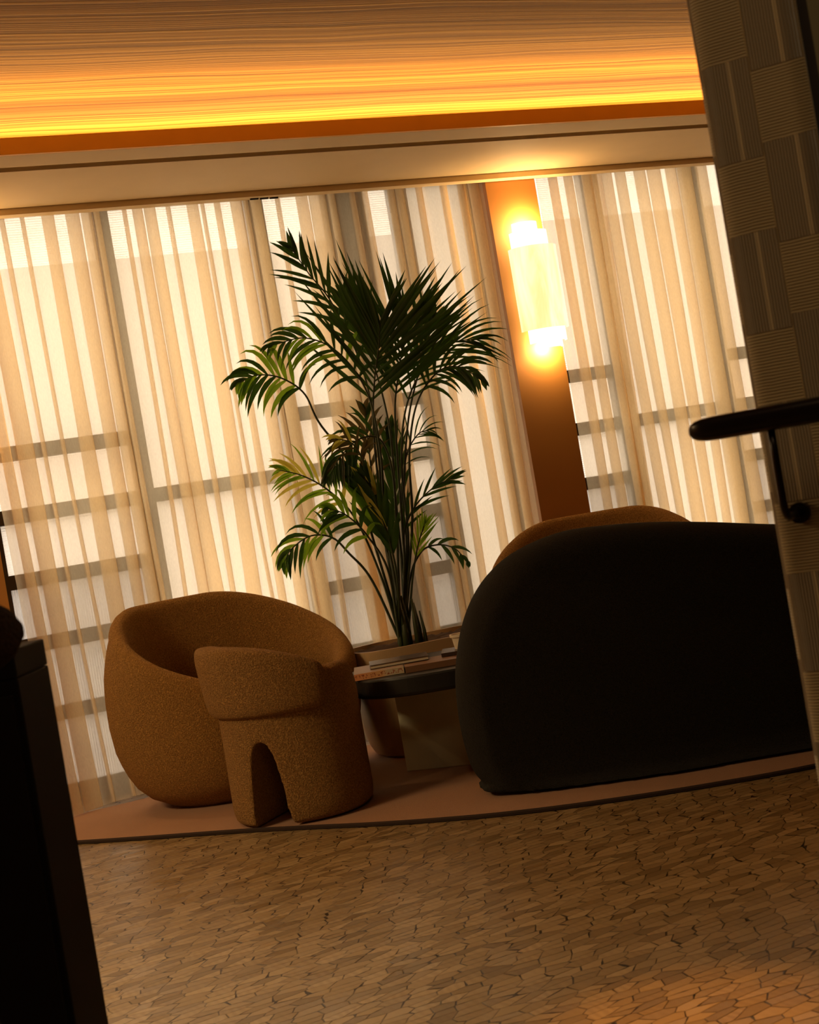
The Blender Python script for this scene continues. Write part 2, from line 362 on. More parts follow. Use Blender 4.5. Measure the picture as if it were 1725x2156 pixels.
# fabric-clad wall end on the right
wp0 = Vector((1.4135, 1.9027)); wd = Vector((0.6462, -0.7632)); wnm = Vector((-0.7632, -0.6462))   # corner, direction towards the viewer, face normal
def fabric_wall():
    path = []; rc = 0.028
    for t in (0.45, 0.30, 0.15, 0.06): path.append((wp0 - wnm*t, -t))
    c = wp0 + wd*rc - wnm*rc
    for k in range(9):
        a = PI/2*k/8; path.append((c - wd*rc*math.cos(a) + wnm*rc*math.sin(a), -rc + 2*rc*k/8))
    for t in (0.06, 0.10, 0.14, 0.172): path.append((wp0 + wd*t, t))
    back = [(wp0 + wd*0.172 - wnm*0.45, 0.6)]
    pts = path + back; n = len(pts); me = bpy.data.meshes.new('wall_right')
    zs = [0, HC]; vs = [(p.x, p.y, z) for z in zs for p, _ in pts]
    fs = [(j, (j+1) % n, n+(j+1) % n, n+j) for j in range(n)]
    me.from_pydata(vs, [], fs); uvl = me.uv_layers.new(name='UVMap')
    for p in me.polygons:
        p.use_smooth = True
        for li in p.loop_indices:
            vi = me.loops[li].vertex_index; uvl.data[li].uv = (pts[vi % n][1] + 0.0, zs[vi // n])
    me.materials.append(MAT['fwall']); o = bpy.data.objects.new('wall_right', me); C.objects.link(o); o['kind'] = 'structure'
fabric_wall()
def prism(p, q, th, z0, z1):
    """vertical slab from p to q (plan), thickness th behind the face"""
    a, b = p, q; m = MB(); c, d = b - wnm*th, a - wnm*th
    m.add([(a.x,a.y,z0),(b.x,b.y,z0),(c.x,c.y,z0),(d.x,d.y,z0),(a.x,a.y,z1),(b.x,b.y,z1),(c.x,c.y,z1),(d.x,d.y,z1)],
          [(0,3,2,1),(4,5,6,7),(0,1,5,4),(1,2,6,5),(2,3,7,6),(3,0,4,7)]); return m
def off(v, n): return v - wnm*n
struct(prism(off(wp0 + wd*0.1725, .004), off(wp0 + wd*0.188, .004), 0.3, 0, HC), 'trim_6', MAT['recess'])
struct(prism(wp0 + wd*0.1885, wp0 + wd*1.6, 0.3, 0, HC), 'wall_front', simple('olive_wall_panel', (0.10, 0.085, 0.045), 0.8))

# ------------------------------------------------------------------ curtains
def curtain(name, label, xa, xb, folds, seed, flare=0.0, lean=0.0, ylift=0.0):
    rnd = random.Random(seed); nz = 30; ztop, zbot = 2.66, 0.018
    fl = [(a, wd_, rnd.uniform(0.7, 1.5), rnd.uniform(-0.035, 0.035), rnd.uniform(0, 6)) for a, wd_ in folds]
    rows = []
    for i in range(nz+1):
        t = i/nz; z = ztop + (zbot - ztop)*t; pts = []
        def base_y(x): return YC + 0.010*math.sin(x*17+seed) + 0.012*t*math.sin(x*9+seed*2+t*1.5)
        prev = xa
        for (a, wf, g, dr, ph) in fl:
            width = wf*(1 + (g-1)*sstep(0, 0.8, t))*(1+0.12*math.sin(t*7+ph)*t)
            c = a + wf/2 + dr*t*t + 0.006*math.sin(t*5+ph)*t
            l, r = c - width/2, c + width/2
            for k in range(5): x = prev + (l-prev)*k/5; pts.append((x, base_y(x) - 0.010*math.sin(PI*k/5)))
            yb = base_y(c); tip = min(0.006, width*0.3)
            pts += [(l, yb), (c, yb-0.008), (r-tip, yb-0.012), (r, yb-0.008), (r-tip, yb-0.002), (c, yb+0.004), (l+tip, yb+0.006), (l, yb+0.011), (l+tip, yb+0.016), (c, yb+0.016), (r, yb+0.012)]
            prev = r
        for k in range(6): x = prev + (xb-prev)*k/5; pts.append((x, base_y(x)))
        # flare of the free left end towards the room near the floor
        row = []
        for (x, y) in pts:
            e = max(0.0, 1 - (x-xa)/0.55)
            row.append((x + lean*t*e, y - flare*t**1.6*e*e + 0.0, z + ylift*0))
        rows.append(row)
    m = MB().grid(rows); o = m.build(name, MAT['curtain'], smooth=True)
    return tag(o, label, 'curtain', 'sheer curtains along the window wall')
LF = [(0.785,0.05),(0.86,0.07),(0.971,0.021),(1.062,0.017),(1.154,0.053),(1.262,0.060),(1.335,0.045),(1.392,0.024),(1.52,0.017),(1.566,0.044),(1.622,0.050),(1.729,0.018),(1.826,0.051),(1.891,0.014),(1.955,0.026),(2.039,0.052),(2.105,0.018),(2.14,0.047),(2.259,0.019),(2.365,0.055),(2.435,0.080),(2.535,0.030),(2.64,0.023),(2.703,0.028),(2.85,0.030),(2.895,0.036),(2.997,0.029),(3.133,0.032),(3.235,0.036),(3.295,0.050)]
curtain('sheer_curtain', 'wide cream sheer curtain left of the lit column, behind the palm', 0.74, 3.365, LF, 3, flare=0.22, lean=0.05)
RF = [(3.755,0.045),(3.854,0.045),(3.956,0.046),(4.010,0.044),(4.066,0.060),(4.163,0.056),(4.281,0.062),(4.356,0.075),(4.474,0.057),(4.559,0.080),(4.673,0.062),(4.80,0.05),(4.93,0.06),(5.06,0.04),(5.2,0.06),(5.38,0.05)]
curtain('sheer_curtain', 'cream sheer curtain right of the lit column, behind the tan armchair', 3.672, 5.6, RF, 11)

# ------------------------------------------------------------------ wall sconces
def sconce(x, label):
    t = empty('wall_sconce', label, 'wall lamp', (x, 6.40, 1.72))
    MB().box((-0.04, -0.012, 0.10), (0.04, 0, 0.62)).build('backplate', MAT['bronze'], t)
    def tier(name, z0, z1, rx, ry, mt, dx=0, w=0.006):
        m = MB(); rows = []; yc = -0.035
        for z, s_ in ((z0, 1), (z1, 1)):
            rows.append([(dx + rx*s_*math.sin(a), yc - ry*s_*math.cos(a), z) for a in [PI*(-0.5) + PI*k/28 for k in range(29)]])
        inner = [[(dx + (rx-w)*math.sin(a), yc - (ry-w)*math.cos(a), z) for a in [PI*(-0.5) + PI*k/28 for k in range(29)]] for z in (z0, z1)]
        ring = [rows[0], rows[1], inner[1], inner[0], rows[0]]
        m.grid(ring); return m.build(name, MAT[mt], t, smooth=False)
    tier('main_shade', 0.13, 0.55, 0.132, 0.105, 'shade')
    tier('upper_shade', 0.50, 0.632, 0.104, 0.080, 'shadehot', -0.008)
    tier('upper_shade', 0.60, 0.680, 0.070, 0.056, 'shadehot', -0.02)
    tier('lower_shade', 0.065, 0.18, 0.104, 0.080, 'shadehot', 0.008)
    tier('lower_shade', 0.035, 0.10, 0.070, 0.056, 'shadehot', 0.016)
    for z, e in ((0.66, 11), (0.34, 2.5), (0.045, 9)):
        l = bpy.data.lights.new('sconce_bulb', 'POINT'); l.energy = e; l.color = (1.0, 0.60, 0.24); l.shadow_soft_size = 0.02
        o = bpy.data.objects.new('sconce_bulb', l); C.objects.link(o); o.parent = t; o.location = (0, -0.045, z)
    return t
sconce(3.553, 'glowing tiered alabaster wall lamp on the brown column')
sconce(0.592, 'glowing tiered wall lamp on the column beside the left window')

# ------------------------------------------------------------------ rug
def rug():
    edge = [(0.30,6.25),(0.50,6.02),(0.769,5.699),(1.0,5.45),(1.282,5.158),(1.46,4.95),(1.637,4.734),(1.80,4.56),(2.0,4.38),(2.25,4.215),(2.58,4.05),(2.912,3.932),(3.4,3.86),(4.0,3.95),(4.7,4.3),(5.2,5.0),(5.35,5.8)]
    P = [Vector((x, y, 0)) for x, y in edge]; sp = spline(P, 90)
    poly = [(p.x, p.y) for p in sp] + [(5.35, 6.30), (0.30, 6.30)]
    n = len(poly); m = MB().grid([[(x, y, 0.0) for x, y in poly], [(x, y, 0.012) for x, y in poly]], True, True, True)
    o = m.build('rug', MAT['rug']); tag(o, 'large curved pinkish-brown rug under the lounge chairs', 'rug')
    b = MB(); b.tube([(p.x, p.y, 0.008) for p in sp], 0.0085, 6); b.build('binding', MAT['rugedge'], o)
rug()
RZ = 0.0125

# ------------------------------------------------------------------ tub armchairs
def tub(name, label, loc, ax, by, H, low, open_az, mat, group=None):
    """egg-shaped tub armchair; radii ax, by; back height H, arm height low, opening towards azimuth open_az (deg)"""
    t = empty(name, label, 'armchair', loc)
    n = 120; rows = []
    prof_o = [(0.0, 0.60), (0.012, 0.66), (0.05, 0.775), (0.10, 0.865), (0.17, 0.935), (0.25, 0.98), (0.35, 1.0), (0.45, 1.0), (0.55, 0.985), (0.65, 0.94), (0.75, 0.87), (0.85, 0.77), (1.0, 0.60)]
    def ro(z):
        for (a, ra), (b, rb) in zip(prof_o, prof_o[1:]):
            if z <= b: return ra + (rb-ra)*(z-a)/(b-a)
        return prof_o[-1][1]
    K = H/0.82
    for j in range(n):
        az = 360*j/n; d = abs((az - open_az + 180) % 360 - 180)
        h = low + (H - low)*sstep(12, 155, d)
        th = 0.155 + 0.02*math.cos(math.radians(d))
        pr = []
        for k in range(15): z = (h-0.05*K)*k/14; pr.append((ro(z/K), z))
        rt = ro((h-0.05*K)/K)
        for k in range(1, 9):
            a = PI*k/9; pr.append((rt - th/2 + th/2*math.cos(a), (h-0.05*K) + 0.055*K*math.sin(a)))
        zs = 0.36*K
        for k in range(8):
            z = (h-0.05*K) + (zs - (h-0.05*K))*k/7; pr.append((min(rt - th - 0.03*math.sin(PI*k/7) + 0.03*k/7, ro(max(z,0)/K)-th*0.9), z))
        pr += [(0.4, zs-0.005), (0.0, zs-0.005)]
        c, s_ = math.cos(math.radians(az)), math.sin(math.radians(az))
        rows.append([(r*ax*c, r*by*s_, z) for r, z in pr])
    m = MB(); npr = len(rows[0]); vs = [p for r in rows for p in r]; fs = []
    for j in range(n):
        k = (j+1) % n
        for i in range(npr-1): fs.append((j*npr+i, k*npr+i, k*npr+i+1, j*npr+i+1))
    fs.append(tuple(j*npr for j in reversed(range(n))))
    m.add(vs, fs); o = m.build('shell', mat, t, smooth=True)
    # loose seat cushion
    cu_ = MB(); rr = []
    for r, z in ((0.0, 0.37*K), (0.60, 0.37*K), (0.66, 0.385*K), (0.68, 0.41*K), (0.66, 0.435*K), (0.60, 0.45*K), (0.3, 0.458*K), (0.0, 0.46*K)):
        rr.append([(r*ax*math.cos(2*PI*k/64), r*by*math.sin(2*PI*k/64), z) for k in range(64)])
    cu_.grid(rr, True); cu_.build('seat_cushion', mat, t, smooth=True)
    return t
tub('tub_armchair', 'large egg-shaped camel boucle tub armchair at left, against the sheer curtain', (1.5428, 5.9438, RZ), 0.545, 0.405, 0.838, 0.46, -43-22.6, MAT['tan'], 'camel tub armchairs')
tub('tub_armchair', 'camel tub armchair half hidden behind the charcoal sofa, below the lit column', (3.1731, 5.5354, RZ), 0.54, 0.46, 0.895, 0.46, -92-22.6, MAT['tan'], 'camel tub armchairs')

# ------------------------------------------------------------------ low armchair with arched base
def arch_chair():
    t = empty('low_armchair', 'small brown boucle armchair with arched base and wraparound back, nearest the viewer', 'armchair', (1.5520, 5.2250, RZ+0.005), YAW)
    # body: drum with hollow seat
    prof = [(0.0, 0.0), (0.245, 0.0), (0.262, 0.012), (0.268, 0.05), (0.266, 0.30), (0.268, 0.50), (0.262, 0.535), (0.245, 0.548), (0.215, 0.545), (0.195, 0.52), (0.190, 0.40), (0.17, 0.385), (0.0, 0.385)]
    n = 96; rows = []
    for r, z in prof:
        row = []
        for k in range(n):
            a = 2*PI*k/n; c, s_ = math.cos(a), math.sin(a)
            q = 1/(abs(c)**3.0 + abs(s_)**3.0)**(1/3.0); q = 0.72 + 0.28*q      # slightly squared plan
            az = (math.degrees(a) + 360) % 360
            zz = z
            d = abs((az - 40 + 180) % 360 - 180)            # seat front (towards the table) is open
            if z > 0.39: zz = 0.385 + (z-0.385)*(0.12 + 0.88*sstep(25, 60, d))
            row.append((r*q*c, r*q*s_, zz))
        rows.append(row)
    o = MB().grid(rows, True).build('base', MAT['brown'], t)
    # arch tunnel cut through the base
    az = math.radians(-113); dv = Vector((math.cos(az), math.sin(az), 0)); sv = Vector((-dv.y, dv.x, 0))
    prof2 = [(-0.080, -0.05), (-0.074, 0.0), (-0.058, 0.16), (-0.044, 0.255), (-0.028, 0.298), (0.0, 0.315), (0.028, 0.298), (0.044, 0.255), (0.058, 0.16), (0.074, 0.0), (0.080, -0.05)]
    cut = MB(); rws = []
    for l in (-0.5, 0.5): rws.append([dv*l + sv*(x+0.004) + Vector((0, 0, z)) for x, z in prof2])
    cut.grid(rws, True, True, True)
    co = cut.build('cutter', MAT['brown'], t)
    md = o.modifiers.new('b', 'BOOLEAN'); md.object = co; md.operation = 'DIFFERENCE'; md.solver = 'EXACT'
    soften(o, 0.007, 5)
    bpy.data.objects.remove(co)
    # wraparound back pad
    def top(az_):
        d = abs((az_ - 208 + 180) % 360 - 180); return 0.676 - 0.095*(d/92)**2.4
    rows = []; a0, a1 = 118, 306; ns = 90
    for i in range(ns+1):
        u = i/ns; azd = a0 + (a1-a0)*u; a = math.radians(azd)
        e = min(u, 1-u)/0.045; sc = math.sqrt(max(0.0, 1-(1-min(1, e))**2)) if e < 1 else 1.0; sc = max(sc, 0.05)
        zt = top(azd); zb = 0.405; zc, hz = (zt+zb)/2, (zt-zb)/2; rc, hr = 0.262, 0.052
        row = []
        for k in range(28):
            b = 2*PI*k/28; cb, sb = math.cos(b), math.sin(b)
            ex = 0.45; dr = hr*math.copysign(abs(cb)**ex, cb); dz = hz*math.copysign(abs(sb)**ex, sb)
            lean_ = 0.012*(dz/hz)
            r = rc + dr*(0.35+0.65*sc) + lean_; c, s_ = math.cos(a), math.sin(a)
            q = 1/(abs(c)**3.0 + abs(s_)**3.0)**(1/3.0); q = 0.80 + 0.20*q
            row.append((r*q*c, r*q*s_, zc + dz*(0.6+0.4*sc)))
        rows.append(row)
    m = MB().grid(rows, True, True, True); p = m.build('backrest', MAT['brown'], t); soften(p, 0.006, 3)
    # seat pad
    rr = []
    for r, z in ((0.0, 0.388), (0.165, 0.388), (0.185, 0.40), (0.187, 0.42), (0.175, 0.44), (0.14, 0.45), (0.0, 0.452)):
        rr.append([(r*math.cos(2*PI*k/48), r*math.sin(2*PI*k/48), z) for k in range(48)])
    MB().grid(rr, True).build('seat', MAT['brown'], t, smooth=True)
arch_chair()

# ------------------------------------------------------------------ charcoal sofa seen from behind
def sofa():
    t = empty('sofa', 'large charcoal boucle sofa with rounded back, seen from behind at right', 'sofa', (1.8962, 4.5508, RZ+0.012), YAW)
    # outline of the back in (x, z)
    o = [(0.115,0.02),(0.078,0.06),(0.060,0.13),(0.052,0.26),(0.062,0.40),(0.085,0.50),(0.12,0.60),(0.17,0.69),(0.235,0.765),(0.32,0.825),(0.42,0.862),(0.53,0.882),(0.66,0.880),(0.85,0.862),(1.05,0.828),(1.30,0.778),(1.60,0.735),(1.85,0.69),(2.05,0.62),(2.18,0.56),(2.23,0.40),(2.23,0.20),(2.20,0.07),(2.12,0.0),(1.9,-0.0),(0.17,-0.0)]
    P = spline([Vector((x, 0, z)) for x, z in o + [o[0]]], 150)[:-1]
    cx, cz = 1.1, 0.42; n = len(P)
    def nrm(i):
        tv = P[(i+1) % n] - P[i-1]; return Vector((-tv.z, 0, tv.x)).normalized()
    nn = [nrm(i) for i in range(n)]
    if (P[40] - Vector((cx, 0, cz))).dot(nn[40]) < 0: nn = [-v for v in nn]
    layers = [(0.0, 0.085), (0.008, 0.055), (0.022, 0.030), (0.045, 0.012), (0.08, 0.0), (0.16, 0.0), (0.20, 0.012), (0.225, 0.030), (0.24, 0.055), (0.248, 0.085)]
    rows = []
    for y, ins in layers:
        row = []
        for i, p in enumerate(P):
            q = p - nn[i]*ins
            curve = 0.26*sstep(0.42, 0.0, q.x)*0.5 + 0.04*((q.x-1.1))**2
            lean_ = -0.03*(q.z)
            row.append((q.x, y + curve - lean_*0.6, p.z - nn[i].z*ins*sstep(0.0, 0.2, p.z)))
        rows.append(row)
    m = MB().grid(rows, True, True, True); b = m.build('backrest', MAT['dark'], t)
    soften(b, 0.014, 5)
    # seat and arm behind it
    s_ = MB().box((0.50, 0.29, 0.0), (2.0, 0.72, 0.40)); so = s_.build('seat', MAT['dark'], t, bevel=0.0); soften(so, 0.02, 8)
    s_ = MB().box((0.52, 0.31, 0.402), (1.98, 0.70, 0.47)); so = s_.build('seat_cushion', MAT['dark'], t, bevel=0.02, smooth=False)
sofa()

# ------------------------------------------------------------------ coffee table
def table():
    t = empty('coffee_table', 'low black-topped coffee table on a sage stone slab, between chairs and sofa', 'table', (2.2108, 5.3188, RZ), YAW)
    rows = []; a_, b_, ex = 0.345, 0.36, 2.6
    def ring(s_, z):
        out = []
        for k in range(80):
            a = 2*PI*k/80; c, q = math.cos(a), math.sin(a)
            out.append((s_*a_*math.copysign(abs(c)**(2/ex), c), s_*b_*math.copysign(abs(q)**(2/ex), q), z))
        return out
    MB().grid([ring(0.97, 0.362), ring(0.99, 0.366), ring(1, 0.376), ring(1, 0.430), ring(0.992, 0.437), ring(0.98, 0.438)], True, True, True).build('tabletop', MAT['black'], t)
    leg = MB().box((-0.205, 0.0, 0.0), (0.22, 0.075, 0.3615)); lo = leg.build('leg', MAT['slab'], t, bevel=0.004); lo.rotation_euler = (0, 0, math.radians(-20)); lo.location = (0.01, 0.02, 0)
    lg = MB().box((-0.03, 0.08, 0.0), (0.04, 0.26, 0.3615)); lg.build('leg', MAT['slab'], t, bevel=0.004)
table()
TZ = 0.4515
def book(label, X, Y, w_, d_, h_, rz, z, cov, spine=None, grp='books on the coffee table'):
    t = empty('book', label, 'book', (X, Y, z), rz, grp)
    c = MB(); c.box((0, 0, 0), (w_, d_, 0.0022)).box((0, 0, h_-0.0022), (w_, d_, h_)).build('cover', MAT[cov], t)
    MB().box((0.003, 0.004, 0.0023), (w_-0.003, d_-0.004, h_-0.0023)).build('pages', MAT['pages'], t)
    if spine: 
        s_ = MB().box((-w_/2, -0.001, -h_/2), (w_/2, 0.0035, h_/2)).build('spine', MAT[spine], t); s_.location = (w_/2, -0.0005, h_/2)
    return t
book('orange and cream spined book at the left front of the black coffee table', 1.8295, 5.2177, 0.195, 0.26, 0.025, YAW+math.radians(2), TZ, 'cover_taupe', 'spine')
book('brown-spined book lying right of the orange-spined one', 2.0065, 5.1223, 0.24, 0.20, 0.024, YAW+math.radians(2), TZ, 'cover_brown', 'cover_brown')
book('thin book with pale page edges lying on top of the other books', 1.9185, 5.2673, 0.235, 0.16, 0.016, YAW+math.radians(3), TZ+0.0255, 'cover_dark')
book('dark-covered book at the back of the coffee table, beside the white pot', 2.1892, 5.1762, 0.20, 0.16, 0.014, YAW+math.radians(-3), TZ+0.0255, 'cover_dark', 'cover_dark')
def pot():
    rows = []
    for r, z in ((0.0, 0.0), (0.036, 0.0), (0.043, 0.046), (0.050, 0.048), (0.051, 0.058), (0.045, 0.058), (0.038, 0.01), (0.0, 0.01)):
        rows.append([(r*math.cos(2*PI*k/40), r*math.sin(2*PI*k/40), z) for k in range(40)])
    o = MB().grid(rows, True).build('small_pot', MAT['white'], smooth=False); o.location = (2.3077, 5.2135, TZ+0.040)
    tag(o, 'small white flared pot on the dark book, beside the sofa edge', 'pot')
pot()

# ------------------------------------------------------------------ potted palm
PB = Vector((2.4600, 5.9300, RZ))
palm = empty('potted_palm', 'tall green kentia palm in a taupe oval planter before the sheer curtain', 'potted plant', PB)
def planter():
    def ring(s_, z, d=0.0):
        a_, b_, ex = 0.385*s_ - d, 0.215*s_ - d, 3.2; out = []
        for k in range(96):
            a = 2*PI*k/96; c, q = math.cos(a), math.sin(a)
            out.append((a_*math.copysign(abs(c)**(2/ex), c), b_*math.copysign(abs(q)**(2/ex), q), z))
        return out
    m = MB().grid([ring(0.78, 0.0), ring(0.83, 0.01), ring(0.88, 0.05), ring(0.93, 0.14), ring(0.97, 0.28), ring(1.0, 0.47), ring(1.0, 0.478), ring(1.0, 0.478, 0.012), ring(1.0, 0.43, 0.014)], True, True, False)
    m.build('planter', MAT['planter'], palm, smooth=False)
    # soil
    s_ = MB(); rows = []
    rnd = random.Random(2)
    for f in (0.0, 0.25, 0.45, 0.62, 0.78, 0.9, 1.0):
        rows.append([(x*f*0.955, y*f*0.92, 0.460 + 0.018*noise.noise(Vector((x*f*22, y*f*22, 3))) + 0.01*noise.noise(Vector((x*f*60, y*f*60, 1)))) for x, y, _ in ring(1, 0)])
    s_.grid(rows, True); s_.build('soil', MAT['soil'], palm, smooth=True, kind='stuff')
planter()
def leaflet(m, base, d, side, L, wd_, droop, nseg=6):
    """one blade: starts at base in direction d, arches down by droop, folded along its midrib"""
    up = Vector((0, 0, 1)); p = base.copy(); v = d.normalized(); vs = []; step = L/nseg
    pn = v.cross(side)
    if pn.length < 1e-3: pn = up.copy()
    pn.normalize()
    for k in range(nseg+1):
        t = k/nseg; wdt = wd_*(0.35 + 0.65*min(1, t/0.25))*(1 - max(0, (t-0.3)/0.7)**1.7)
        sv = v.cross(pn); 
        if sv.length < 1e-4: sv = side.copy()
        sv.normalize()
        fold = pn*wdt*0.22
        if k == nseg: vs += [p, p, p]
        else: vs += [p + sv*wdt/2 + fold, p, p - sv*wdt/2 + fold]
        v = (v + Vector((0, 0, -1))*droop*step/L*(0.5+1.6*t)).normalized(); p = p + v*step
    fs = []
    for k in range(nseg):
        a = 3*k; fs += [(a, a+1, a+4, a+3), (a+1, a+2, a+5, a+4)]
    m.add(vs, fs)
def frond(pts, t0, n, L, alpha, droop, wd_, mat, seed, pr=0.006, facing=None, jitter=0.12, taper=0.5, mats=None):
    rnd = random.Random(seed); P = spline(pts, 48); N_ = len(P)-1
    st = MB(); st.tube([p - PB for p in P], [pr*(1-0.8*i/N_) + 0.0008 for i in range(N_+1)], 6)
    fr = st.build('frond', MAT['stem'], palm, smooth=True)
    m = MB(); m2 = MB()
    vw = Vector((0.38, 0.92, 0)) if facing is None else Vector(facing)
    for sgn in (-1, 1):
        for k in range(n):
            u = k/(n-1) if n > 1 else 0.5; t = t0 + (1-t0)*min(1, (u + rnd.uniform(-.3, .3)/n)); t = max(t0, min(0.995, t))
            i = min(N_-1, int(t*N_)); p = P[i] + (P[i+1]-P[i])*(t*N_-i); tg = (P[i+1]-P[i]).normalized()
            side = vw.cross(tg)
            if side.length < 1e-3: side = Vector((1, 0, 0))
            side.normalize(); side *= sgn
            al = math.radians(alpha*(1 - 0.55*u) + rnd.uniform(-6, 6))
            d = tg*math.cos(al) + side*math.sin(al) + vw*rnd.uniform(-jitter, jitter)
            ll = L*(0.55 + 0.45*math.sin(PI*min(1, 0.15+u*0.85)))*(1 - taper*u*u)*rnd.uniform(0.85, 1.12)
            tgt = m2 if (mats and rnd.random() < mats[1]) else m
            leaflet(tgt, p - PB, d, side, ll, wd_*rnd.uniform(0.8, 1.15), droop*rnd.uniform(0.7, 1.3))
    lo = m.build('leaflets', MAT[mat], fr, smooth=True)
    if mats and m2.v: m2.build('leaflets', MAT[mats[0]], fr, smooth=True)
    return fr
